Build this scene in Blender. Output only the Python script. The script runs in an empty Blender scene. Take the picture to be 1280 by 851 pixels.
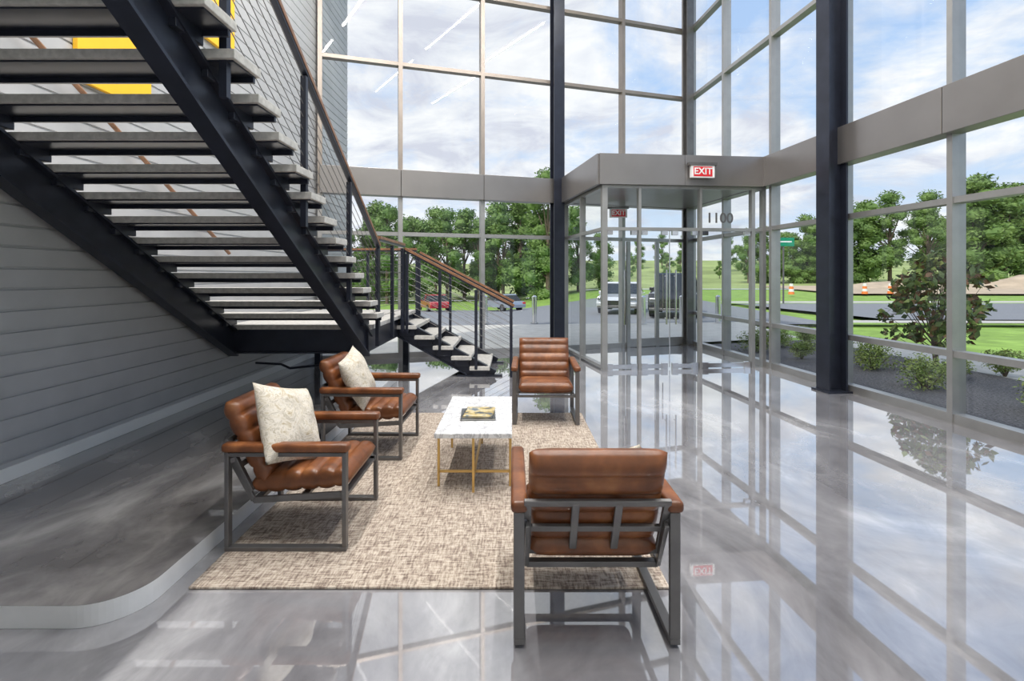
import bpy, math, random
from mathutils import Vector, Matrix, noise
random.seed(7)
S=bpy.context.scene
COL=S.collection
# ---------------------------------------------------------------- materials
def new_mat(name):
    m=bpy.data.materials.new(name); m.use_nodes=True
    nt=m.node_tree; b=nt.nodes['Principled BSDF']
    return m,nt,b
def ramp(nt,fac,stops):
    r=nt.nodes.new('ShaderNodeValToRGB')
    el=r.color_ramp.elements
    while len(el)<len(stops): el.new(0.5)
    for e,(p,c) in zip(el,stops):
        e.position=p; e.color=(c[0],c[1],c[2],1)
    nt.links.new(fac,r.inputs[0]); return r
def coords(nt,scale=(1,1,1),kind='Object'):
    t=nt.nodes.new('ShaderNodeTexCoord'); mp=nt.nodes.new('ShaderNodeMapping')
    mp.inputs['Scale'].default_value=scale
    nt.links.new(t.outputs[kind],mp.inputs[0]); return mp.outputs[0]
def noise_n(nt,vec,scale,detail=4,rough=.55,dist=0):
    n=nt.nodes.new('ShaderNodeTexNoise'); n.inputs['Scale'].default_value=scale
    n.inputs['Detail'].default_value=detail; n.inputs['Roughness'].default_value=rough
    n.inputs['Distortion'].default_value=dist
    nt.links.new(vec,n.inputs['Vector']); return n
def bump(nt,b,h,strength=.2,dist=.01):
    bp=nt.nodes.new('ShaderNodeBump'); bp.inputs['Strength'].default_value=strength
    bp.inputs['Distance'].default_value=dist
    nt.links.new(h,bp.inputs['Height']); nt.links.new(bp.outputs[0],b.inputs['Normal'])
def simple(name,c,rough=.5,metal=0,var=.12,scale=8,bmp=0,coat=0):
    m,nt,b=new_mat(name)
    v=coords(nt); n=noise_n(nt,v,scale)
    lo=[x*(1-var) for x in c]; hi=[min(1,x*(1+var)) for x in c]
    r=ramp(nt,n.outputs['Fac'],[(.3,lo),(.7,hi)])
    nt.links.new(r.outputs[0],b.inputs['Base Color'])
    b.inputs['Roughness'].default_value=rough; b.inputs['Metallic'].default_value=metal
    b.inputs['Coat Weight'].default_value=coat
    if bmp: bump(nt,b,n.outputs['Fac'],bmp)
    return m
def floor_mat(name,stops,scale=.9,rough=.025,ior=2.3,bs=.012):
    m,nt,b=new_mat(name)
    v=coords(nt,(1,.55,1))
    n1=noise_n(nt,v,scale,6,.58,1.4)
    n2=noise_n(nt,v,scale*3.2,6,.6,2.2)
    mx=nt.nodes.new('ShaderNodeMath'); mx.operation='MULTIPLY_ADD'
    nt.links.new(n2.outputs['Fac'],mx.inputs[0]); mx.inputs[1].default_value=.3
    nt.links.new(n1.outputs['Fac'],mx.inputs[2])
    sb=nt.nodes.new('ShaderNodeMath'); sb.operation='SUBTRACT'
    nt.links.new(mx.outputs[0],sb.inputs[0]); sb.inputs[1].default_value=.15
    r=ramp(nt,sb.outputs[0],stops)
    nt.links.new(r.outputs[0],b.inputs['Base Color'])
    b.inputs['Roughness'].default_value=rough
    b.inputs['IOR'].default_value=ior
    b.inputs['Coat Weight'].default_value=1; b.inputs['Coat Roughness'].default_value=.01
    n3=noise_n(nt,v,2.0,2,.5,0)
    bump(nt,b,n3.outputs['Fac'],bs,.01)
    return m
M={}
M['floor']=floor_mat('polished_epoxy_floor',[(.32,(.15,.145,.155)),(.44,(.225,.22,.235)),(.56,(.30,.295,.31)),(.70,(.47,.465,.48))])
M['plat']=floor_mat('dark_epoxy_floor',[(.33,(.12,.11,.11)),(.46,(.19,.178,.178)),(.56,(.27,.255,.25)),(.7,(.40,.385,.375))],1.0,.14,1.6,.03)
M['platedge']=simple('platform_edge_trim',(.66,.66,.66),.35,.0,.06,6)
M['siding']=simple('grey_siding',(.46,.46,.47),.5,.1,.06,3)
M['white']=simple('painted_white',(.75,.75,.74),.6,0,.03,2)
M['steel']=simple('black_steel',(.026,.030,.046),.30,.3,.2,5)
M['gsteel']=simple('grey_steel_frame',(.16,.155,.155),.4,.6,.12,9)
M['alu']=simple('anodised_aluminium',(.38,.375,.37),.38,.7,.08,4)
M['alub']=simple('bronze_aluminium',(.30,.26,.23),.38,.6,.08,4)
M['band']=simple('brushed_metal_panel',(.28,.265,.26),.33,.7,.08,1.3)
M['conc']=simple('concrete_tread',(.54,.52,.49),.75,0,.18,22,.2)
M['wood']=simple('wood_handrail',(.26,.13,.07),.4,0,.3,12)
M['gold']=simple('brushed_gold',(.62,.42,.16),.3,.9,.08,6)
M['yellow']=simple('yellow_paint',(.90,.50,.02),.5,0,.04,3)
M['rubber']=simple('tyre_rubber',(.02,.02,.02),.8)
M['chrome']=simple('chrome',(.7,.7,.72),.15,1,.05)
M['red']=simple('exit_red',(.7,.02,.03),.4)
M['signwhite']=simple('sign_white',(.8,.8,.8),.4)
M['orange']=simple('barrel_orange',(.85,.22,.05),.5)
M['green']=simple('sign_green',(.0,.25,.13),.4)
M['page']=simple('book_pages',(.75,.72,.65),.7)
M['bark']=simple('bark',(.16,.12,.09),.9,0,.3,20,.4)
M['asph']=simple('asphalt',(.24,.25,.27),.85,0,.15,30)
M['pave']=simple('concrete_paving',(.55,.53,.49),.8,0,.1,3)
M['gravel']=simple('dark_gravel',(.11,.105,.11),.9,0,.75,38,.8)
M['dirt']=simple('construction_dirt',(.54,.43,.31),.95,0,.2,.5)
M['grass']=simple('lawn_grass',(.25,.40,.07),.9,0,.3,1.5)
M['field']=simple('field_ground',(.33,.40,.14),.95,0,.35,.08)
def leafmat(name,a,b_,sc=3):
    m,nt,b=new_mat(name)
    v=coords(nt); n=noise_n(nt,v,sc,3)
    r=ramp(nt,n.outputs['Fac'],[(.3,a),(.7,b_)])
    nt.links.new(r.outputs[0],b.inputs['Base Color']); b.inputs['Roughness'].default_value=.55
    b.inputs['Specular IOR Level'].default_value=.3
    return m
M['leaf']=leafmat('tree_foliage',(.08,.16,.04),(.21,.32,.09),.6)
M['leaf2']=leafmat('magnolia_foliage',(.05,.10,.03),(.15,.20,.08),4)
M['leafr']=leafmat('magnolia_foliage_bronze',(.14,.075,.035),(.24,.14,.08),4)
M['shrub']=leafmat('shrub_foliage',(.13,.22,.04),(.36,.42,.14),5)
# glass
m=bpy.data.materials.new('clear_glass'); m.use_nodes=True; nt=m.node_tree
for n in list(nt.nodes): nt.nodes.remove(n)
o=nt.nodes.new('ShaderNodeOutputMaterial'); mix=nt.nodes.new('ShaderNodeMixShader')
tr=nt.nodes.new('ShaderNodeBsdfTransparent'); tr.inputs[0].default_value=(.95,.975,.98,1)
gl=nt.nodes.new('ShaderNodeBsdfGlossy'); gl.inputs['Roughness'].default_value=0
lw=nt.nodes.new('ShaderNodeLayerWeight'); lw.inputs['Blend'].default_value=.5
p=nt.nodes.new('ShaderNodeMath'); p.operation='POWER'; p.inputs[1].default_value=5
q=nt.nodes.new('ShaderNodeMath'); q.operation='MULTIPLY_ADD'; q.inputs[1].default_value=.75; q.inputs[2].default_value=.03
nt.links.new(lw.outputs['Facing'],p.inputs[0]); nt.links.new(p.outputs[0],q.inputs[0]); nt.links.new(q.outputs[0],mix.inputs[0])
nt.links.new(tr.outputs[0],mix.inputs[1]); nt.links.new(gl.outputs[0],mix.inputs[2]); nt.links.new(mix.outputs[0],o.inputs[0])
M['glass']=m
M['carglass']=simple('car_glass',(.02,.025,.03),.05)
# leather
m,nt,b=new_mat('brown_leather'); v=coords(nt)
n=noise_n(nt,v,7,5); r=ramp(nt,n.outputs['Fac'],[(.3,(.09,.030,.012)),(.55,(.20,.068,.023)),(.75,(.34,.135,.048))])
nt.links.new(r.outputs[0],b.inputs['Base Color']); b.inputs['Roughness'].default_value=.33
n2=noise_n(nt,v,60,4); bump(nt,b,n2.outputs['Fac'],.15,.004); M['leather']=m
# marble
m,nt,b=new_mat('white_marble'); v=coords(nt)
n=noise_n(nt,v,5,8,.65,1.5); r=ramp(nt,n.outputs['Fac'],[(.3,(.78,.78,.78)),(.46,(.74,.74,.75)),(.5,(.42,.42,.44)),(.54,(.76,.76,.76)),(.7,(.82,.82,.82))])
nt.links.new(r.outputs[0],b.inputs['Base Color']); b.inputs['Roughness'].default_value=.12; M['marble']=m
# pillow
m,nt,b=new_mat('patterned_pillow_fabric'); v=coords(nt)
n=noise_n(nt,v,11,5,.6,2.5); r=ramp(nt,n.outputs['Fac'],[(.33,(.40,.33,.22)),(.44,(.60,.54,.44)),(.52,(.67,.62,.55)),(.57,(.40,.35,.26)),(.62,(.62,.57,.50)),(.72,(.48,.41,.31))])
nt.links.new(r.outputs[0],b.inputs['Base Color']); b.inputs['Roughness'].default_value=.75
n2=noise_n(nt,v,120,2); bump(nt,b,n2.outputs['Fac'],.3,.004); M['pillow']=m
# rug
m,nt,b=new_mat('woven_rug')
v1=coords(nt,(1,6,1)); v2=coords(nt,(6,1,1))
a1=noise_n(nt,v1,14,3,.7); a2=noise_n(nt,v2,14,3,.7)
mm=nt.nodes.new('ShaderNodeMath'); mm.operation='ADD'
nt.links.new(a1.outputs['Fac'],mm.inputs[0]); nt.links.new(a2.outputs['Fac'],mm.inputs[1])
hf=nt.nodes.new('ShaderNodeMath'); hf.operation='MULTIPLY'; hf.inputs[1].default_value=.5
nt.links.new(mm.outputs[0],hf.inputs[0])
r=ramp(nt,hf.outputs[0],[(.38,(.16,.115,.095)),(.46,(.30,.24,.195)),(.52,(.45,.375,.305)),(.62,(.60,.525,.445))])
nt.links.new(r.outputs[0],b.inputs['Base Color']); b.inputs['Roughness'].default_value=.95
bump(nt,b,hf.outputs[0],.6,.01); M['rug']=m
def emis(name,c,s):
    m,nt,b=new_mat(name); b.inputs['Emission Color'].default_value=(*c,1); b.inputs['Emission Strength'].default_value=s
    b.inputs['Base Color'].default_value=(*c,1); return m
M['led']=emis('led_strip',(1,.97,.92),4)
def paint(name,c): 
    return simple(name,c,.25,.2,.03,2,0,1)
M['p_red']=paint('car_paint_red',(.45,.02,.03)); M['p_white']=paint('car_paint_white',(.7,.72,.76)); M['p_black']=paint('car_paint_black',(.015,.016,.02))
M['p_blue']=paint('car_paint_silver',(.35,.4,.48))
# ---------------------------------------------------------------- builder
class MB:
    def __init__(s): s.v=[];s.f=[];s.mi=[];s.mats=[]
    def midx(s,m):
        if m not in s.mats: s.mats.append(m)
        return s.mats.index(m)
    def raw(s,vs,fs,m):
        b=len(s.v); s.v+= [tuple(x) for x in vs]; i=s.midx(m)
        for f in fs: s.f.append([b+k for k in f]); s.mi.append(i)
    def frame(s,O,ax,ay,az,hx,hy,hz,m):
        vs=[]
        for sx in(-1,1):
            for sy in(-1,1):
                for sz in(-1,1): vs.append(O+ax*sx*hx+ay*sy*hy+az*sz*hz)
        s.raw(vs,[(0,1,3,2),(4,6,7,5),(0,4,5,1),(2,3,7,6),(0,2,6,4),(1,5,7,3)],m)
    def box(s,x0,x1,y0,y1,z0,z1,m):
        s.frame(Vector(((x0+x1)/2,(y0+y1)/2,(z0+z1)/2)),Vector((1,0,0)),Vector((0,1,0)),Vector((0,0,1)),abs(x1-x0)/2,abs(y1-y0)/2,abs(z1-z0)/2,m)
    def beam(s,p,q,w,h,m,off=0,side=0):
        p=Vector(p);q=Vector(q);d=(q-p);L=d.length;d.normalize()
        up=Vector((0,0,1))
        if abs(d.dot(up))>.999: up=Vector((0,1,0))
        r=d.cross(up).normalized(); u=r.cross(d).normalized()
        s.frame((p+q)/2+u*off+r*side,d,r,u,L/2,w/2,h/2,m)
    def tube(s,p,q,r,m,n=8,r2=None,cap=True):
        p=Vector(p);q=Vector(q);d=(q-p).normalized()
        up=Vector((0,0,1)) if abs(d.z)<.95 else Vector((0,1,0))
        a=d.cross(up).normalized();b=a.cross(d)
        if r2 is None:r2=r
        vs=[];fs=[]
        for i in range(n):
            t=2*math.pi*i/n; o=a*math.cos(t)+b*math.sin(t)
            vs.append(p+o*r);vs.append(q+o*r2)
        for i in range(n):
            j=(i+1)%n; fs.append((2*i,2*j,2*j+1,2*i+1))
        if cap: fs.append([2*i for i in range(n)][::-1]); fs.append([2*i+1 for i in range(n)])
        s.raw(vs,fs,m)
    def mesh(s,name,smooth=False):
        me=bpy.data.meshes.new(name); me.from_pydata(s.v,[],s.f)
        for m in s.mats: me.materials.append(m)
        me.polygons.foreach_set('material_index',s.mi)
        if smooth: me.polygons.foreach_set('use_smooth',[True]*len(s.f))
        me.update(); return me
    def obj(s,name,parent=None,bevel=0,smooth=False,seg=2):
        me=s.mesh(name,smooth); o=bpy.data.objects.new(name,me); COL.objects.link(o)
        if parent: o.parent=parent
        if bevel:
            b=o.modifiers.new('bevel','BEVEL'); b.width=bevel; b.segments=seg; b.limit_method='ANGLE'; b.angle_limit=math.radians(40)
        return o
def empty(name,loc=(0,0,0),rz=0):
    o=bpy.data.objects.new(name,None); COL.objects.link(o); o.location=loc; o.rotation_euler=(0,0,rz); o.empty_display_size=.2; return o
def fixn(me):
    import bmesh
    bm=bmesh.new(); bm.from_mesh(me); bmesh.ops.remove_doubles(bm,verts=bm.verts,dist=.0004); bmesh.ops.recalc_face_normals(bm,faces=bm.faces); bm.to_mesh(me); bm.free()
def link(name,me,parent=None,loc=(0,0,0),rot=(0,0,0),sc=(1,1,1)):
    o=bpy.data.objects.new(name,me); COL.objects.link(o); o.parent=parent; o.location=loc; o.rotation_euler=rot; o.scale=sc; return o
# ---------------------------------------------------------------- room shell
LX=-3.57
def RP(y): return Vector((5.25-.101*y,y,0))
def BP(x): return Vector((x,10.43+.313*x,0))
CORN=BP(4.07)
b=MB(); 
pts=[(-3.9,-4),(RP(-4).x+.08,-4),(CORN.x+.1,CORN.y+.12),(-3.9,BP(-3.9).y+.1)]
vs=[(x,y,0) for x,y in pts]+[(x,y,-.2) for x,y in pts]
b.raw(vs,[(0,1,2,3),(7,6,5,4),(0,4,5,1),(1,5,6,2),(2,6,7,3),(3,7,4,0)],M['floor']); b.obj('floor')
# raised platform with rounded corner
pl=[(LX,2.25)]
R=.24; cx,cy=-1.70-R,2.25+R
pl+= [(cx+R*math.sin(a),cy-R*math.cos(a)) for a in [i*math.pi/2/14 for i in range(15)]]
pl+= [(-1.70,7.6),(-1.95,8.0),(LX,8.0)]
b=MB(); n=len(pl)
b.raw([(x,y,.1) for x,y in pl],[list(range(n))],M['plat'])
b.raw([(x,y,.1) for x,y in pl]+[(x,y,0.001) for x,y in pl],[(i,i+n,(i+1)%n+n,(i+1)%n) for i in range(n)],M['platedge'])
b.obj('floor_platform')
# left wall siding
b=MB(); prof=[];z=0.1;pitch=.152
prof.append((0,0.0))
while z<9:
    prof+=[(z,0),(z+pitch-.022,0.006),(z+pitch-.018,-.014),(z+pitch-.001,-.014)]; z+=pitch
vs=[];fs=[]
for zz,xx in prof: vs+=[(LX+xx,-4,zz),(LX+xx,11.1,zz)]
for i in range(len(prof)-1): fs.append((2*i,2*i+1,2*i+3,2*i+2))
b.raw(vs,fs,M['siding'])
b.box(LX-.3,LX-.02,-4,11.1,-.2,9.1,M['siding']); b.obj('wall_left')
b=MB(); b.box(LX+.002,LX+.02,-4,9.2,.1,.2,M['white']); b.obj('baseboard_left',bevel=.004)
# rear wall + ceiling
b=MB(); b.box(-3.9,5.75,-4.2,-4,-.2,9.1,M['white']); b.obj('wall_rear')
b=MB(); vs=[(x,y,9.0) for x,y in pts]+[(x,y,9.3) for x,y in pts]
b.raw(vs,[(0,3,2,1),(4,5,6,7),(0,1,5,4),(1,2,6,5),(2,3,7,6),(3,0,4,7)],M['white']); b.obj('ceiling')
b=MB(); b.box(LX,-1.5,-4,.62,3.95,4.26,M['white']); b.obj('floor_mezzanine')
# ---------------------------------------------------------------- curtain walls
def curtain(name,Pts,zs,mat,matlow,inward,bandz=(3.05,3.55),w=.065,d=.16):
    root=empty(name); fr=MB(); gl=MB(); bd=MB()
    P0,P1=Pts[0],Pts[-1]; dr=(P1-P0).normalized(); up=Vector((0,0,1)); nn=inward
    for P in Pts:
        for (za,zb,mt) in ((0,3.05,matlow),(3.05,9,mat)):
            fr.frame(P+up*(za+zb)/2,dr,nn,up,w/2,d/2,(zb-za)/2,mt)
    for z in zs:
        mt=matlow if z<3.3 else mat
        hh=.034 if z>.1 else .05
        for i in range(len(Pts)-1):
            A,B=Pts[i],Pts[i+1]; L=(B-A).length
            fr.frame((A+B)/2+up*(z if z>.1 else .05),dr,nn,up,L/2-w/2,d/2-.012,hh,mt)
    gl.raw([P0,P1,P1+up*9,P0+up*9],[(0,1,2,3)],M['glass'])
    for i in range(len(Pts)-1):
        A,B=Pts[i],Pts[i+1]; L=(B-A).length
        bd.frame((A+B)/2+up*(bandz[0]+bandz[1])/2+nn*.06,dr,nn,up,L/2-.004,.11,(bandz[1]-bandz[0])/2,M['band'])
    fr.obj('frame',root); gl.obj('glass',root); bd.obj('spandrel_band',root,bevel=.004)
    return root
dB=(BP(1)-BP(0)).normalized(); nB=Vector((dB.y,-dB.x,0))
dR=(RP(1)-RP(0)).normalized(); nR=Vector((-dR.y,dR.x,0))
curtain('window_1',[BP(x) for x in (-3.5,-2.13,-.6,.95,2.4,3.95)],[0,2.35,5.57,7.1],M['alub'],M['alu'],nB,w=.078)
curtain('window_2',[RP(y) for y in (-3.9,-2.33,-.78,.77,2.32,3.87,5.42,6.97,8.55,10.1,11.6)],[0,.73,2.35,5.57,7.1],M['alu'],M['alu'],nR)
def column(x,y,s,rz,dp=None,mt='steel'):
    dp=dp or s; m_=M[mt]
    r=MB(); 
    r.box(-s/2,s/2,-dp/2,-dp/2+.025,0,9,m_); r.box(-s/2,s/2,dp/2-.025,dp/2,0,9,m_); r.box(-.012,.012,-dp/2+.025,dp/2-.025,0,9,m_)
    r.box(-s/2-.04,s/2+.04,-dp/2-.04,dp/2+.04,.0,.025,m_)
    o=r.obj('steel_column'); o.location=(x,y,0); o.rotation_euler=(0,0,rz)
column(4.31,6.90,.25,math.pi/2+.10,.27)
column(.93,10.53,.23,.3)
column(3.93,11.42,.17,.3,None,'gsteel')
# ---------------------------------------------------------------- vestibule
A=Vector((1.52,8.45,0)); B=RP(8.72)-Vector((.1,0,0)); C=BP(1.12)-Vector((0,.1,0)); up=Vector((0,0,1))
root=empty('entry_vestibule')
fr=MB(); gl=MB(); fa=MB(); hw=MB()
def vwall(P,Q,ts,zs,ws=None):
    d=(Q-P).normalized(); nn=Vector((d.y,-d.x,0)); L=(Q-P).length
    for k,t in enumerate(ts):
        wd=ws[k] if ws else .03
        fr.frame(P+d*L*t+up*1.525,d,nn,up,wd,.05,1.525,M['alu'])
    for z in zs: fr.frame((P+Q)/2+up*z,d,nn,up,L/2,.045,.026,M['alu'])
    gl.raw([P,Q,Q+up*3.05,P+up*3.05],[(0,1,2,3)],M['glass'])
    return d,nn,L
d,nn,L=vwall(A,B,[0,.215,.595,.93,1],[2.33,3.03],[.045,.022,.022,.03,.03])
for i,(t0,t1) in enumerate([(0,.215),(.215,.405),(.405,.595),(.595,.93)]):
    a=A+d*L*t0; c=A+d*L*t1
    hw.frame((a+c)/2+up*.05,d,nn,up,(c-a).length/2-.035,.02,.035,M['chrome'])
    for s,e in ((a,1),(c,-1)):
        hw.frame(s+d*(.09*e)+up*.05,d,nn,up,.05,.03,.05,M['chrome']); hw.frame(s+d*(.09*e)+up*2.27,d,nn,up,.05,.03,.035,M['chrome'])
c=A+d*L*.405
hw.frame(c+up*1.17,d,nn,up,.006,.008,1.14,M['chrome'])
for s in(-1,1):
    hw.tube(c+nn*.07+d*.08*s+up*.75,c+nn*.07+d*.08*s+up*1.65,.014,M['chrome'])
    for z in(.85,1.55): hw.tube(c+d*.08*s+up*z,c+nn*.07+d*.08*s+up*z,.008,M['chrome'])
c=A+d*L*.12
hw.tube(c+nn*.07+up*.75,c+nn*.07+up*1.65,.014,M['chrome'])
for z in(.85,1.55): hw.tube(c+up*z,c+nn*.07+up*z,.008,M['chrome'])
vwall(A,C,[.5,1],[.05,2.33,3.03])
# outer doors on the facade
P=BP(2.4)-nB*.0; Q=BP(3.95)
dd=(Q-P).normalized(); n2=Vector((dd.y,-dd.x,0)); LL=(Q-P).length
for t in (.06,.5,.94):
    hw.frame(P+dd*LL*t+n2*.10+up*1.15,dd,n2,up,.04,.03,1.15,M['alu'])
for t in (.44,.56): hw.tube(P+dd*LL*t+n2*.18+up*.8,P+dd*LL*t+n2*.18+up*1.6,.014,M['chrome'])
hw.frame(P+dd*LL*.5+n2*.10+up*.10,dd,n2,up,LL*.44,.028,.09,M['alu'])
Af=A+Vector((-.10,-.10,0)); Bf=B+Vector((.02,-.10,0)); Cf=C+Vector((-.12,-.02,0))
def fas(P,Q,nseg,inset=0.0):
    d=(Q-P).normalized(); nn=Vector((d.y,-d.x,0)); L=(Q-P).length
    for i in range(nseg):
        a=P+d*L*i/nseg; c=P+d*L*(i+1)/nseg
        fa.frame((a+c)/2+up*3.3,d,nn,up,(c-a).length/2-.003,.03,.25,M['band'])
fas(Af,Bf,2); fas(Cf,Af,1)
lid=[A,B,CORN-Vector((.15,.25,0)),C]
vs=[p+up*3.06 for p in lid]+[p+up*3.5 for p in lid]
fa.raw(vs,[(0,3,2,1),(4,5,6,7),(0,1,5,4),(1,2,6,5),(2,3,7,6),(3,0,4,7)],M['band'])
fr.obj('frame',root); gl.obj('glass',root); fa.obj('fascia',root); hw.obj('door_hardware',root)
def text(name,s,loc,size,mat,parent,rz=0,ext=.004):
    cu=bpy.data.curves.new(name,'FONT'); cu.body=s; cu.size=size; cu.extrude=ext; cu.align_x='CENTER'; cu.align_y='CENTER'; cu.offset=.003
    cu.materials.append(mat); o=bpy.data.objects.new(name,cu); COL.objects.link(o); o.parent=parent; o.location=loc; o.rotation_euler=(math.pi/2,0,rz); return o
az=math.atan2((B-A).y,(B-A).x)
pt=A+(B-A)*.72
text('address_numbers','1100',(pt.x,pt.y-.02,2.52),.24,M['gsteel'],root,az)
def exit_sign(loc,s,rz):
    r=empty('exit_sign',loc,rz); q=MB()
    q.box(-.2*s,.2*s,-.03,.03,-.11*s,.09*s,M['signwhite']); q.box(-.24*s,.24*s,-.045,.045,.09*s,.14*s,M['gsteel'])
    q.box(-.16*s,.16*s,-.034,-.03,-.09*s,.07*s,M['red']); q.box(-.02,.02,-.02,.1,.1*s,.13*s,M['gsteel']); q.obj('housing',r,bevel=.004)
    text('lettering','EXIT',(0,-.037,-.01*s),.15*s,M['signwhite'],r,0,.002)
exit_sign((3.12,8.40,3.27),1.0,az)
exit_sign((2.2,10.6,2.86),.9,0)
# ---------------------------------------------------------------- staircase
ST=empty('staircase'); rise=.158; run=.281; LZ=.95; Y0=6.3
XL,XR=-3.42,-1.80
st=MB(); tr_=MB(); rl=MB()
def nos(y): return LZ+.5625*(Y0-y)
def ibeam(p,q,h,w,off):
    st.beam(p,q,.02,h-.04,M['steel'],off); st.beam(p,q,w,.022,M['steel'],off+h/2-.011); st.beam(p,q,w,.022,M['steel'],off-h/2+.011)
for X in (XL,XR):
    ibeam((X,6.42,nos(6.42)-.08),(X,.6,nos(.6)-.08),.28,.12,-.13)
for i in range(1,20):
    z=LZ+rise*i; y=Y0-run*(i-.5)
    tr_.box(-3.54,-1.58,y-.155,y+.155,z-.055,z,M['conc'])
    tr_.box(-3.52,-1.60,y-.13,y+.135,z-.066,z-.055,M['steel'])
    tr_.box(-3.52,-1.60,y+.10,y+.125,z-.10,z-.055,M['steel'])
    for X in (XL,XR): tr_.box(X-.05,X+.05,y-.12,y+.12,z-.15,z-.06,M['steel'])
YB=9.22
tr_.box(-3.54,-1.72,6.26,YB-.02,LZ-.055,LZ,M['conc'])
st.box(-3.5,-1.76,6.28,6.31,LZ-.33,LZ-.055,M['steel']); st.box(-3.5,-1.76,6.24,6.34,LZ-.345,LZ-.325,M['steel'])
st.box(-1.79,-1.76,6.3,YB-.1,LZ-.33,LZ-.055,M['steel']); st.box(-3.5,-1.76,7.85,7.88,LZ-.3,LZ-.055,M['steel'])
for (x,y) in ((-1.86,9.0),(-3.4,9.0)): st.box(x-.05,x+.05,y-.05,y+.05,0,LZ-.06,M['steel'])
YN,YF=7.95,9.15
for y in (YN,YF):
    p=(-1.86,y,LZ-.02); q=(-.26,y,.05)
    st.beam(p,q,.02,.26,M['steel'],-.1); st.beam(p,q,.1,.02,M['steel'],.03); st.beam(p,q,.1,.02,M['steel'],-.23)
    st.box(-.85,-.15,y-.06,y+.06,0,.025,M['steel'])
for i in range(1,6):
    z=LZ-rise*i; x=-1.76+run*(i-.5)
    tr_.box(x-.155,x+.155,YN-.12,YF+.05,z-.055,z,M['conc'])
    tr_.box(x-.13,x+.13,YN-.1,YF+.03,z-.07,z-.055,M['steel'])
    for y in (YN,YF): tr_.box(x-.11,x+.11,y-.05,y+.05,z-.16,z-.06,M['steel'])
def railrun(p,q,h,posts,ext0=0,ext1=0,wood=True,ncab=9):
    p=Vector(p);q=Vector(q)
    for t in posts:
        b0=p.lerp(q,t); rl.box(b0.x-.022,b0.x+.022,b0.y-.022,b0.y+.022,b0.z-.25,b0.z+h-.03,M['steel'])
    a=p+up*h; c=q+up*h; d=(c-a).normalized()
    rl.beam(a-d*ext0,c+d*ext1,.05,.022,M['steel'])
    if wood: rl.beam(a-d*ext0,c+d*ext1,.06,.035,M['wood'],.03)
    for k in range(ncab):
        z=.1+(h-.16)*k/(ncab-1)
        rl.tube(p+up*z,q+up*z,.0035,M['gsteel'],5,cap=False)
XRR=-1.66
railrun((XRR,6.35,nos(6.35)),(XRR,.7,nos(.7)),.98,[.005,.2,.4,.6,.8,1])
railrun((XRR,6.35,LZ),(XRR,7.84,LZ),1.05,[0,.5,.94,1])
railrun((-1.66,YN-.1,LZ),(.02,YN-.1,.07),1.0,[0.03,.33,.66,.98])
railrun((-1.66,YF+.03,LZ),(.02,YF+.03,.07),1.0,[0,.33,.66,.98])
railrun((-3.45,YF+.0,LZ),(-1.7,YF+.0,LZ),1.05,[.02,.5,1])
a=Vector((-3.48,6.3,nos(6.3)+.88)); c=Vector((-3.48,.8,nos(.8)+.88))
rl.tube(a,c,.021,M['wood'],10)
for t in (.05,.25,.45,.65,.85): 
    w=a.lerp(c,t); rl.tube(w+Vector((0,0,-.02)),w+Vector((-.08,0,-.07)),.008,M['steel'],6)
gp=[(-3.1,6.2,.50),(-2.75,6.1,.50),(-2.6,6.0,.47),(-2.2,5.95,.52),(-1.95,6.1,.6)]
for i in range(4): rl.tube(gp[i],gp[i+1],.014,M['steel'],8)
st.obj('stringers',ST); tr_.obj('treads',ST,bevel=.004); rl.obj('cable_railing',ST)
b=MB()
b.box(LX+.007,LX+.05,4.15,5.0,3.15,5.3,M['yellow']); b.box(LX+.007,LX+.05,5.0,6.5,4.75,5.3,M['yellow']); b.box(LX+.007,LX+.05,5.9,6.5,4.3,4.75,M['yellow'])
b.obj('yellow_wall_sign',bevel=.004)
# ---------------------------------------------------------------- rug
b=MB(); b.box(-1.6,.78,2.53,5.76,.001,.014,M['rug']); b.obj('area_rug',bevel=.004)
# ---------------------------------------------------------------- cushions
def cushion(L,W,T,n,g=.018):
    ns=n*8
    s_=[]
    for j in range(ns+1):
        a=-1+2*j/ns
        e=max(0,1-abs(a)**7)**.5
        gr=g*(1-abs(math.sin(math.pi*n*j/ns))**.55)
        if j in(0,ns): gr=0
        s_.append((a*L/2,max(0,T/2*e-gr*(1 if e>.5 else 0))))
    q=MB(); vs=[]
    us=[-1,-.99,-.97,-.93,-.87]+[-.7+1.4*k/8 for k in range(9)]+[.87,.93,.97,.99,1]
    for u in us:
        e=max(0,1-abs(u)**14)**.5
        for (y,h) in s_: vs.append((u*W/2,y*(.965+.035*e),h*e))
    N=len(vs)
    vs+= [(x,y,-z) for x,y,z in vs]
    fs=[];c=ns+1
    for i in range(len(us)-1):
        for j in range(ns):
            k=i*c+j; fs.append((k,k+c,k+c+1,k+1)); fs.append((N+k,N+k+1,N+k+c+1,N+k+c))
    q.raw(vs,fs,M['leather']); me=q.mesh('cushion',True); fixn(me); return me
seat_me=cushion(.58,.565,.13,6); back_me=cushion(.51,.57,.125,5)
f=MB(); bar=.024
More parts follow.
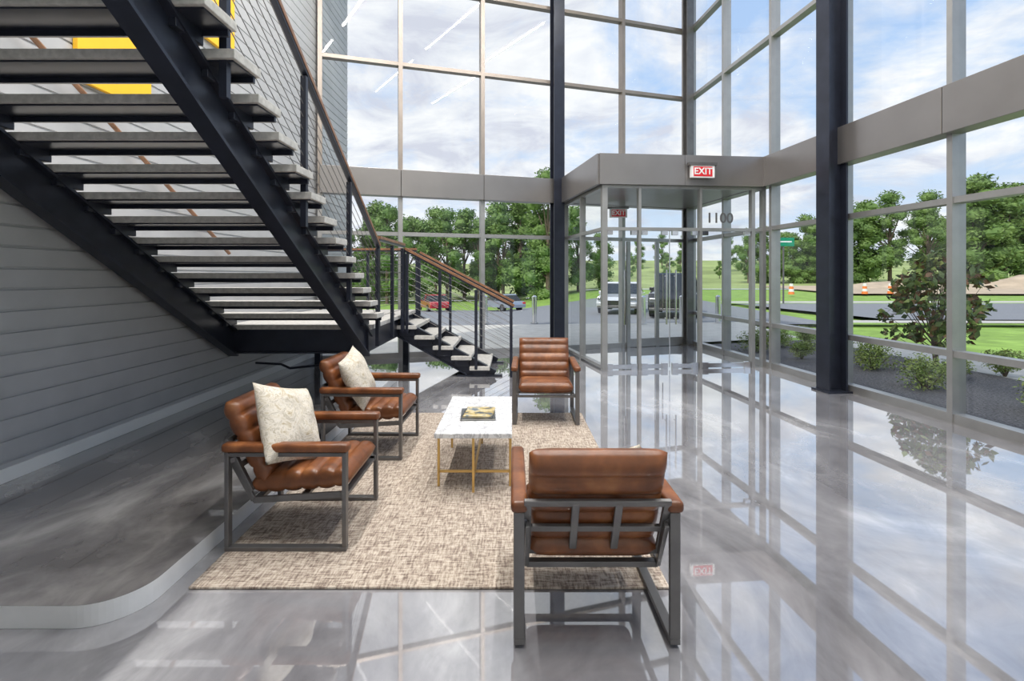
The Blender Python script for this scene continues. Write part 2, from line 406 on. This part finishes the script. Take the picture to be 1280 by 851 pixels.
for s in(-1,1):
    x=s*.325
    f.box(x-.022,x+.022,-.34,.34,0,bar,M['gsteel']); f.box(x-.022,x+.022,-.34,-.34+bar,bar,.55,M['gsteel']); f.box(x-.022,x+.022,.34-bar,.34,bar,.55,M['gsteel'])
    f.box(x-.022,x+.022,-.34+bar,.34-bar,.528,.55,M['gsteel'])
    f.beam((s*.29,.335,.30),(s*.29,-.20,.265),.02,.035,M['gsteel'])
    f.beam((s*.29,-.20,.265),(s*.29,-.33,.50),.02,.03,M['gsteel'])
    f.box(s*.28,s*.32,.30,.33,.285,.315,M['gsteel']); 
f.box(-.29,.29,.29,.33,.28,.30,M['gsteel']); f.box(-.29,.29,-.21,-.17,.25,.275,M['gsteel']); f.box(-.29,.29,.05,.09,.265,.285,M['gsteel'])
ba=Vector((0,-.14,.36)); bc=Vector((0,-.36,.80)); bd_=(bc-ba).normalized(); bn=Vector((0,-bd_.z,bd_.y))
g0=ba+bn*.08; g1=ba.lerp(bc,.62)+bn*.08
for t in (0.03,.5,1):
    c=g0.lerp(g1,t); f.frame(c,Vector((1,0,0)),bd_,bn,.305,.016,.009,M['gsteel'])
for x in(-.29,-.09,.09,.29):
    f.frame((g0+g1)/2+Vector((x,0,0)),Vector((1,0,0)),bd_,bn,.016,(g1-g0).length/2,.010,M['gsteel'])
for s in(-1,1): f.beam((s*.29,-.30,.50),(s*.325,-.33,.50),.02,.03,M['gsteel'])
frame_me=f.mesh('frame')
def rbox(L,W,T,r):
    import bmesh
    bm=bmesh.new(); bmesh.ops.create_cube(bm,size=1); 
    for v in bm.verts: v.co=Vector((v.co.x*W,v.co.y*L,v.co.z*T))
    bmesh.ops.bevel(bm,geom=bm.edges[:],offset=r,segments=4,profile=.5,affect='EDGES')
    me=bpy.data.meshes.new('armrest'); bm.to_mesh(me); bm.free(); me.materials.append(M['leather'])
    for p in me.polygons: p.use_smooth=True
    return me
arm_me=rbox(.71,.07,.05,.018)
def pillow_mesh(S_=.48,T=.17):
    q=MB(); n=22; vs=[]
    for sgn in(1,-1):
        for i in range(n+1):
            for j in range(n+1):
                u=-1+2*i/n; v=-1+2*j/n
                h=((1-u**4)*(1-v**4))**.75*(.8+.2*(1-u*u)*(1-v*v))
                wr=.014*noise.noise(Vector((u*2.5,v*2.5,sgn*3)))
                pin=1-.07*(1-abs(u)**2)*abs(v)**3; pin2=1-.07*(1-abs(v)**2)*abs(u)**3
                vs.append((u*S_/2*pin2,v*S_/2*pin,sgn*(T/2*h+wr*h)))
    N=(n+1)**2; fs=[]
    for i in range(n):
        for j in range(n):
            k=i*(n+1)+j; fs.append((k,k+n+1,k+n+2,k+1)); fs.append((N+k,N+k+1,N+k+n+2,N+k+n+1))
    q.raw(vs,fs,M['pillow']); me=q.mesh('throw_pillow',True); fixn(me); return me
pil_me=pillow_mesh()
btilt=math.atan2(.44,-.22)
def armchair(loc,rz):
    r=empty('leather_armchair',loc,rz)
    o=link('frame',frame_me,r); bm_=o.modifiers.new('b','BEVEL'); bm_.width=.003; bm_.segments=2; bm_.limit_method='ANGLE'
    link('seat_cushion',seat_me,r,(0,.055,.362),(math.radians(4),0,0))
    link('back_cushion',back_me,r,(0,-.255,.59),(btilt,0,0))
    link('armrest_left',arm_me,r,(-.325,0,.577)); link('armrest_right',arm_me,r,(.325,0,.577))
    return r
Z=.014
cA=armchair((-1.265,3.20,Z),-math.pi/2)
cB=armchair((-1.25,4.62,Z),-math.pi/2-.03)
cC=armchair((.36,5.62,Z),math.pi-.03)
cD=armchair((.355,2.47,Z),.0)
def placepil(parent,x,spin,tilt=66,s=1,y=-.10,z=.645,lean=0):
    o=link('throw_pillow',pil_me,parent,(x,y,z),(0,0,0),(s,s,s))
    o.rotation_euler=(Matrix.Rotation(lean,3,'Z')@Matrix.Rotation(math.radians(tilt+45),3,'X')@Matrix.Rotation(spin,3,'Z')).to_euler()
    return o
placepil(cA,.11,.30,70,1.0,-.08,.65,-.2); placepil(cB,.12,-.2,68); placepil(cD,.09,.3,66,.78,-.11,.57)
# ---------------------------------------------------------------- coffee table
ct=empty('coffee_table',(-.275,4.17,Z)); b=MB(); b.box(-.275,.275,-.56,.56,.390,.425,M['marble']); b.obj('marble_top',ct,bevel=.004)
b=MB(); g=.009
for y in(-.42,.42):
    for x in(-.262,.262): b.box(x-g,x+g,y-g,y+g,0,.385,M['gold'])
    b.box(-.262,.262,y-g,y+g,.385-.018,.390,M['gold']); 
for x in(-.262,.262): b.box(x-g,x+g,-.42,.42,.385-.018,.390,M['gold'])
for y in(-.53,.53): b.box(-g,g,y-g,y+g,0,.390,M['gold'])
b.box(-g,g,-.53,.53,.10,.118,M['gold']); b.box(-g,g,-.53,.53,.372,.390,M['gold']); 
b.box(-.262,.262,-.42-g,-.42+g,.10,.118,M['gold']); b.box(-.262,.262,.42-g,.42+g,.10,.118,M['gold'])
b.obj('gold_base',ct,bevel=.002)
bk=MB()
def book(q,cx,cy,z,w,l,t,cm,rz):
    ax=Vector((math.cos(rz),math.sin(rz),0)); ay=Vector((-ax.y,ax.x,0)); O=Vector((cx,cy,z+t/2))
    q.frame(O,ax,ay,up,w/2-.004,l/2-.004,t/2-.003,M['page']); q.frame(O+up*(t/2-.0015),ax,ay,up,w/2,l/2,.0015,cm); q.frame(O-up*(t/2-.0015),ax,ay,up,w/2,l/2,.0015,cm)
    q.frame(O-ax*(w/2-.002),ax,ay,up,.002,l/2,t/2,cm)
M['bk1']=simple('book_cover_dark',(.05,.055,.06),.4,0,.9,12)
m,nt,b_=new_mat('book_cover_print'); v=coords(nt); n=noise_n(nt,v,9,4); r=ramp(nt,n.outputs['Fac'],[(.40,(.06,.08,.10)),(.47,(.45,.33,.10)),(.55,(.62,.52,.30)),(.63,(.12,.16,.2))]); nt.links.new(r.outputs[0],b_.inputs['Base Color']); b_.inputs['Roughness'].default_value=.3; M['bk2']=m
book(bk,-.27,4.09,Z+.425,.27,.32,.016,M['bk1'],.06); book(bk,-.26,4.10,Z+.441,.23,.29,.012,M['bk2'],-.06)
bk.obj('magazine_stack')
# ---------------------------------------------------------------- exterior terrain
def ss(t): t=max(0,min(1,t)); return t*t*(3-2*t)
def terr(x,y):
    z=-.08-1.5*ss((y-17)/33)*(1-ss((x+2)/14))
    z+=9*ss((y-90)/160)
    return z
def drape(name,c,mat,off,nx=30,ny=30):
    q=MB(); vs=[]
    for i in range(nx+1):
        for j in range(ny+1):
            u=i/nx;v=j/ny
            x=(1-u)*(1-v)*c[0][0]+u*(1-v)*c[1][0]+u*v*c[2][0]+(1-u)*v*c[3][0]
            y=(1-u)*(1-v)*c[0][1]+u*(1-v)*c[1][1]+u*v*c[2][1]+(1-u)*v*c[3][1]
            vs.append((x,y,terr(x,y)+off))
    fs=[(i*(ny+1)+j,(i+1)*(ny+1)+j,(i+1)*(ny+1)+j+1,i*(ny+1)+j+1) for i in range(nx) for j in range(ny)]
    q.raw(vs,fs,mat); return q.obj(name,smooth=True)
drape('ground_field',[(-150,66),(300,66),(300,320),(-150,320)],M['field'],0,90,60)
drape('ground_lawn',[(-60,-20),(90,-20),(90,68),(-60,68)],M['grass'],-.13,110,80)
drape('ground_parking',[(-45,13),(11,17.5),(14,46),(-45,46)],M['asph'],0,56,40)
drape('ground_entry_pavement',[(-3.5,9.6),(7.5,13.4),(8,17.9),(-3.5,16.4)],M['pave'],.03,20,8)
drape('ground_planting_bed',[(5.7,-4),(8.3,-4),(7.6,12.9),(4.25,11.9)],M['gravel'],.03,10,20)
drape('ground_footpath',[(8.3,-4),(9.3,-4),(9.4,14.5),(7.6,12.9)],M['pave'],.02,6,20)
drape('ground_access_road',[(14,19),(90,17),(90,31),(13,30)],M['asph'],.02,40,10)
drape('ground_road_pavement',[(13,30.5),(90,31.5),(90,34),(13,32.5)],M['pave'],.03,40,4)
drape('road_kerb',[(11.5,17.6),(60,15.8),(60,16.6),(11.5,18.6)],M['pave'],.03,30,2)
drape('ground_construction_site',[(30,46),(120,42),(140,88),(40,84)],M['dirt'],.05,40,20)
b=MB()
for k in range(11):
    x=-19+2.8*k; b.raw([(x,33,terr(x,33)+.03),(x+.12,33,terr(x,33)+.03),(x+.12,38,terr(x,38)+.03),(x,38,terr(x,38)+.03)],[(0,1,2,3)],M['signwhite'])
b.obj('parking_bay_markings')
def mound(cx,cy,rx,ry,h,mat,name):
    q=MB(); n=24; vs=[];fs=[]
    for i in range(n+1):
        for j in range(n+1):
            u=-1+2*i/n;v=-1+2*j/n;d=math.sqrt(u*u+v*v); x=cx+u*rx;y=cy+v*ry
            hh=h*ss(1-d)*(1+.5*noise.noise(Vector((x*.25,y*.25,0))))
            vs.append((x,y,terr(x,y)+hh-.05))
    fs=[(i*(n+1)+j,(i+1)*(n+1)+j,(i+1)*(n+1)+j+1,i*(n+1)+j+1) for i in range(n) for j in range(n)]
    q.raw(vs,fs,mat); q.obj(name,smooth=True)
mound(74,66,18,8,3.0,M['dirt'],'dirt_mound'); mound(55,70,14,7,1.3,M['dirt'],'dirt_mound.001')
# ---------------------------------------------------------------- vegetation
def rnd(a,b): return random.uniform(a,b)
def leafcloud(q,c,rx,rz,n,ls,mats,wf=.42):
    for _ in range(n):
        d=Vector((random.gauss(0,1),random.gauss(0,1),random.gauss(0,1))).normalized()*(rnd(.55,1.05))
        p=Vector((c[0]+d.x*rx,c[1]+d.y*rx,c[2]+d.z*rz))
        a=Vector((random.gauss(0,1),random.gauss(0,1),random.gauss(0,.6))).normalized(); bb=a.cross(Vector((random.gauss(0,1),random.gauss(0,1),random.gauss(0,1)))).normalized()
        l=ls*rnd(.6,1.2); w=l*wf
        q.raw([p-a*l/2,p-bb*w/2,p+a*l/2,p+bb*w/2],[(0,1,2,3)],random.choice(mats))
def blob(q,c,rx,rz,mat):
    vs=[];n=8;m=6
    for i in range(m+1):
        th=math.pi*i/m
        for j in range(n):
            ph=2*math.pi*j/n; k=rnd(.8,1.0)
            vs.append((c[0]+rx*k*math.sin(th)*math.cos(ph),c[1]+rx*k*math.sin(th)*math.sin(ph),c[2]+rz*k*math.cos(th)))
    fs=[(i*n+j,i*n+(j+1)%n,(i+1)*n+(j+1)%n,(i+1)*n+j) for i in range(m) for j in range(n)]
    q.raw(vs,fs,mat)
def tree_mesh(h,r,low=.15,nl=190,ls=.42):
    q=MB(); q.tube((0,0,-.5),(0,0,h*.6),.03*h*.6,M['bark'],8,.01*h)
    for k in range(22):
        t=rnd(low,.93); rr=r*math.sin(math.pi*min(1,(t-low+.18)/(1.05-low)))**.7
        a=rnd(0,6.28); d=rnd(.1,.8)*rr; c=(d*math.cos(a),d*math.sin(a),t*h); s=rnd(.24,.38)*r
        q.tube((0,0,c[2]*.6),c,.008*h,M['bark'],5,.002*h)
        blob(q,c,s*.7,s*.55,M['leaf']); leafcloud(q,c,s,s*.8,nl,ls,[M['leaf']])
    return q.mesh('tree')
tm=[tree_mesh(12,4.2,.1),tree_mesh(14,4.0,.2),tree_mesh(10,4.0,.05)]
def forest(name,spots):
    r=empty(name)
    for (x,y,h) in spots:
        k=random.randrange(3); hh=(12,14,10)[k]; s=h/hh
        link('tree',tm[k],r,(x,y,terr(x,y)),(0,0,rnd(0,6.28)),(s*rnd(.95,1.2),s*rnd(.95,1.2),s))
sp=[(x+rnd(-1,1),rnd(60,68),rnd(10,13)) for x in [-34+3.3*i for i in range(13)]]
sp+=[(x+rnd(-1,1),rnd(70,80),rnd(13,16)) for x in [-38+4.4*i for i in range(10)]]
sp+=[(4.2,60,15.5),(8.5,66,9.5),(12,70,7.5)]
forest('tree_line',sp)
forest('roadside_trees',[(60+3.5*i+rnd(-1,1),rnd(98,108),rnd(14,18)+i*.25) for i in range(19)]+[(92+5*i,rnd(98,104),rnd(19,22)) for i in range(5)]+[(48+3*i,104,rnd(8,12)) for i in range(5)])
forest('distant_trees',[(22+7*i+rnd(-2,2),rnd(120,135),rnd(4.0,7)) for i in range(8)]+[(40+8*i,rnd(150,170),rnd(8,13)) for i in range(7)])
b=MB(); 
for k in range(62):
    a=rnd(0,6.28); t=rnd(.12,1); R_=1.12*math.sin(math.pi*min(1,(t*.78+.19)))**.8; d=R_*rnd(.3,1)
    tip=Vector((d*math.cos(a),d*math.sin(a),.22+1.85*t))
    base=Vector((rnd(-.05,.05),rnd(-.05,.05),.05+tip.z*.25))
    mid=base.lerp(tip,.5)+Vector((0,0,-.04))
    b.tube(base,mid,.010,M['bark'],5,.007); b.tube(mid,tip,.007,M['bark'],5,.003)
    leafcloud(b,tip,.2,.17,28,.19,[M['leaf2'],M['leaf2'],M['leafr'],M['shrub']],.5)
for k in range(4): b.tube((rnd(-.06,.06),rnd(-.06,.06),-.05),(rnd(-.15,.15),rnd(-.15,.15),1.5),.022,M['bark'],7,.008)
o=b.obj('magnolia_tree'); o.location=(7.62,9.2,-.05); o.scale=(.83,.83,.97)
def shrub_mesh(r,h,n):
    q=MB()
    for k in range(8):
        a=rnd(0,6.28); c=(rnd(0,.6)*r*math.cos(a),rnd(0,.6)*r*math.sin(a),h*rnd(.35,.7)); q.tube((0,0,-.03),c,.008,M['bark'],5)
        leafcloud(q,c,r*.5,h*.42,n,.06,[M['shrub']],.3)
    return q.mesh('shrub')
sm=[shrub_mesh(.42,.5,230),shrub_mesh(.32,.38,180)]
for i,(x,y) in enumerate([(6.2,8.8),(6.9,8.0),(5.9,7.3),(7.4,6.9),(6.3,5.9),(7.2,5.4),(6.1,4.9),(5.6,9.9),(5.2,10.9),(6.5,10.3),(7.0,11.2),(7.9,8.2),(7.7,5.9),(6.9,12.0),(6.0,11.6)]):
    link('shrub',sm[i%2],None,(x,y,-.05),(0,0,rnd(0,6)),(1,1,rnd(.8,1.15)))
# ---------------------------------------------------------------- bollards, sign, barrels, cars
for (x,y) in [(-.9,17.2),(.75,17.2),(1.7,17.3),(4.35,17.0),(5.7,17.2),(7.0,17.4)]:
    b=MB(); z=terr(x,y)+.035
    b.tube((x,y,z),(x,y,z+.9),.085,M['chrome'],16); b.tube((x,y,z+.9),(x,y,z+.95),.085,M['chrome'],16,.03)
    b.tube((x,y,z),(x,y,z+.03),.13,M['chrome'],16); b.obj('bollard')
b=MB(); x,y=15.9,30; z=terr(x,y)
b.tube((x,y,z-.1),(x,y,z+3.9),.05,M['gsteel'],8); b.box(x-.6,x+.6,y-.08,y-.05,3.3,3.8,M['green']); b.box(x-.45,x+.45,y-.085,y-.08,3.52,3.6,M['signwhite']); b.obj('street_sign')
for (x,y) in [(31,45),(34,46),(24,44)]:
    b=MB(); z=terr(x,y)+.06
    for k in range(4): b.tube((x,y,z+.23*k),(x,y,z+.23*(k+1)),.25-.03*k,M['orange'] if k%2==0 else M['signwhite'],12,.25-.03*(k+1))
    b.obj('traffic_barrel')
def car(name,loc,rz,pm,suv=False):
    r=empty(name,(loc[0],loc[1],loc[2]+.03),rz); H=1.75 if suv else 1.42; belt=1.05 if suv else .88
    L=2.25; W=.9
    pr=[(-L,.35),(-L-.03,.6),(-L+.05,belt-.08),(-L+.25,belt)] + ([(1.15,belt),(2.05,belt-.1),(L,belt-.3),(L+.03,.5),(L-.05,.3)] if suv else [(.9,belt),(1.9,belt-.12),(L-.05,belt-.3),(L+.03,.5),(L-.05,.28)])
    q=MB(); n=len(pr); rows=[(-W,.97),(-W+.12,1),(W-.12,1),(W,.97)]
    vs=[]
    for (yy,k) in rows: vs+=[(x*k if abs(yy)==W else x,yy,(z-.6)*k+.6 if abs(yy)==W else z) for x,z in pr]
    fs=[(i*n+j,i*n+(j+1)%n,(i+1)*n+(j+1)%n,(i+1)*n+j) for i in range(3) for j in range(n)]
    fs+=[list(range(n))[::-1],[3*n+k for k in range(n)]]
    q.raw(vs,fs,pm)
    xb=[(-L+.12,-L+.5),(1.05,.35)] if suv else [(-L+.55,-L+1.15),(1.0,.15)]
    def cab(z0,z1,m,k0,k1,grow):
        x0=xb[0][0]+(xb[0][1]-xb[0][0])*k0; x0t=xb[0][0]+(xb[0][1]-xb[0][0])*k1
        x1=xb[1][0]+(xb[1][1]-xb[1][0])*k0; x1t=xb[1][0]+(xb[1][1]-xb[1][0])*k1
        w0=W-.05-.17*k0+grow; w1=W-.05-.17*k1+grow
        vs=[(x0-grow,-w0,z0),(x1+grow,-w0,z0),(x1+grow,w0,z0),(x0-grow,w0,z0),(x0t-grow,-w1,z1),(x1t+grow,-w1,z1),(x1t+grow,w1,z1),(x0t-grow,w1,z1)]
        q.raw(vs,[(3,2,1,0),(4,5,6,7),(0,1,5,4),(1,2,6,5),(2,3,7,6),(3,0,4,7)],m)
    cab(belt-.03,H-.08,M['carglass'],0,.88,0); cab(H-.08,H,pm,.86,1.02,.012)
    for yy in(-1,1):
        for xx in(-.35,):
            q.beam((xx,yy*(W-.05),belt-.02),(xx,yy*(W-.2),H-.06),.02,.08,pm)
        q.box(.85,1.02,yy*W-.08,yy*W+.08,belt-.02,belt+.12,pm)
        q.box(L-.08,L+.02,yy*.68-.16,yy*.68+.16,.62,.76,M['chrome']); q.box(-L-.03,-L+.05,yy*.7-.14,yy*.7+.14,.65,.8,M['red'])
    q.box(L-.02,L+.04,-.45,.45,.42,.62,M['rubber']); q.box(L-.0,L+.05,-.85,.85,.3,.4,M['gsteel'])
    q.obj('body',r,bevel=.03)
    wr=.37 if suv else .32; w=MB()
    for xx in(-1.4,1.4):
        for yy in(-1,1):
            w.tube((xx,yy*.70,wr),(xx,yy*.92,wr),wr,M['rubber'],20); w.tube((xx,yy*.9,wr),(xx,yy*.93,wr),wr*.6,M['chrome'],12)
    w.obj('wheels',r)
car('car',(-6.6,43,terr(-6.6,43)),2.0,M['p_red']); car('car',(-.9,43,terr(-.9,43)),2.2,M['p_blue'])
car('car',(5.3,24.5,terr(5.3,24.5)),-1.9,M['p_white']); car('suv',(6.9,21.5,terr(7,21.5)),-1.95,M['p_black'],True)
# ---------------------------------------------------------------- lights
for i,(x,y,e) in enumerate([(-1.6,1.5,300),(1.0,1.5,185),(3.4,1.5,185),(-1.6,6,300),(1.0,6,185),(3.0,6,185)]):
    r=empty('linear_ceiling_light',(x,y,8.7)); q=MB()
    q.box(-.05,.05,-1.8,1.8,.0,.08,M['gsteel']); q.box(-.04,.04,-1.78,1.78,-.006,.0,M['led'])
    for yy in(-1.5,1.5): q.tube((0,yy,.08),(0,yy,.3),.006,M['gsteel'],6)
    q.obj('housing',r)
    la=bpy.data.lights.new('lamp','AREA'); la.shape='RECTANGLE'; la.size=.07; la.size_y=3.5; la.energy=e; la.color=(1,.97,.93)
    lo=bpy.data.objects.new('lamp',la); COL.objects.link(lo); lo.parent=r; lo.location=(0,0,-.03)
sun=bpy.data.lights.new('sun','SUN'); sun.energy=2.7; sun.angle=.03; sun.color=(1,.95,.88)
so=bpy.data.objects.new('sun',sun); COL.objects.link(so); so.location=(-20,-20,30); so.rotation_euler=Vector((.45,.62,-.75)).to_track_quat('-Z','Y').to_euler()
# world
w=bpy.data.worlds.new('sky'); S.world=w; w.use_nodes=True; nt=w.node_tree; bg=nt.nodes['Background']
tc=nt.nodes.new('ShaderNodeTexCoord'); sx=nt.nodes.new('ShaderNodeSeparateXYZ'); nt.links.new(tc.outputs['Generated'],sx.inputs[0])
ad=nt.nodes.new('ShaderNodeMath'); ad.operation='ADD'; ad.inputs[1].default_value=.22; ab=nt.nodes.new('ShaderNodeMath'); ab.operation='ABSOLUTE'
nt.links.new(sx.outputs['Z'],ab.inputs[0]); nt.links.new(ab.outputs[0],ad.inputs[0])
vm=nt.nodes.new('ShaderNodeVectorMath'); vm.operation='DIVIDE'; cb=nt.nodes.new('ShaderNodeCombineXYZ')
for k in range(3): nt.links.new(ad.outputs[0],cb.inputs[k])
nt.links.new(tc.outputs['Generated'],vm.inputs[0]); nt.links.new(cb.outputs[0],vm.inputs[1])
n1=noise_n(nt,vm.outputs[0],1.9,9,.6,.3)
bx=nt.nodes.new('ShaderNodeMath'); bx.operation='MULTIPLY_ADD'; bx.inputs[1].default_value=-.19
nt.links.new(sx.outputs['X'],bx.inputs[0]); nt.links.new(n1.outputs['Fac'],bx.inputs[2])
cr=ramp(nt,bx.outputs[0],[(.32,(0,0,0)),(.50,(1,1,1))])
sky=ramp(nt,ab.outputs[0],[(0,(.76,.85,.96)),(.25,(.50,.68,.95)),(.8,(.27,.46,.86))])
n2=noise_n(nt,vm.outputs[0],2.8,7,.6,.6)
cl=ramp(nt,n2.outputs['Fac'],[(.36,(.68,.70,.80)),(.47,(.84,.86,.92)),(.60,(1.0,1.0,1.01))])
mx=nt.nodes.new('ShaderNodeMixRGB'); nt.links.new(cr.outputs[0],mx.inputs[0]); nt.links.new(sky.outputs[0],mx.inputs[1]); nt.links.new(cl.outputs[0],mx.inputs[2])
nt.links.new(mx.outputs[0],bg.inputs[0]); bg.inputs[1].default_value=1.06
# ---------------------------------------------------------------- camera
cam=bpy.data.cameras.new('camera'); co=bpy.data.objects.new('camera',cam); COL.objects.link(co)
co.location=(0,0,1.55); co.rotation_euler=(math.pi/2,0,0); cam.lens=18; cam.sensor_width=36; cam.shift_y=-80.5/1280; cam.clip_end=1000
S.camera=co
S.view_settings.view_transform='Standard'
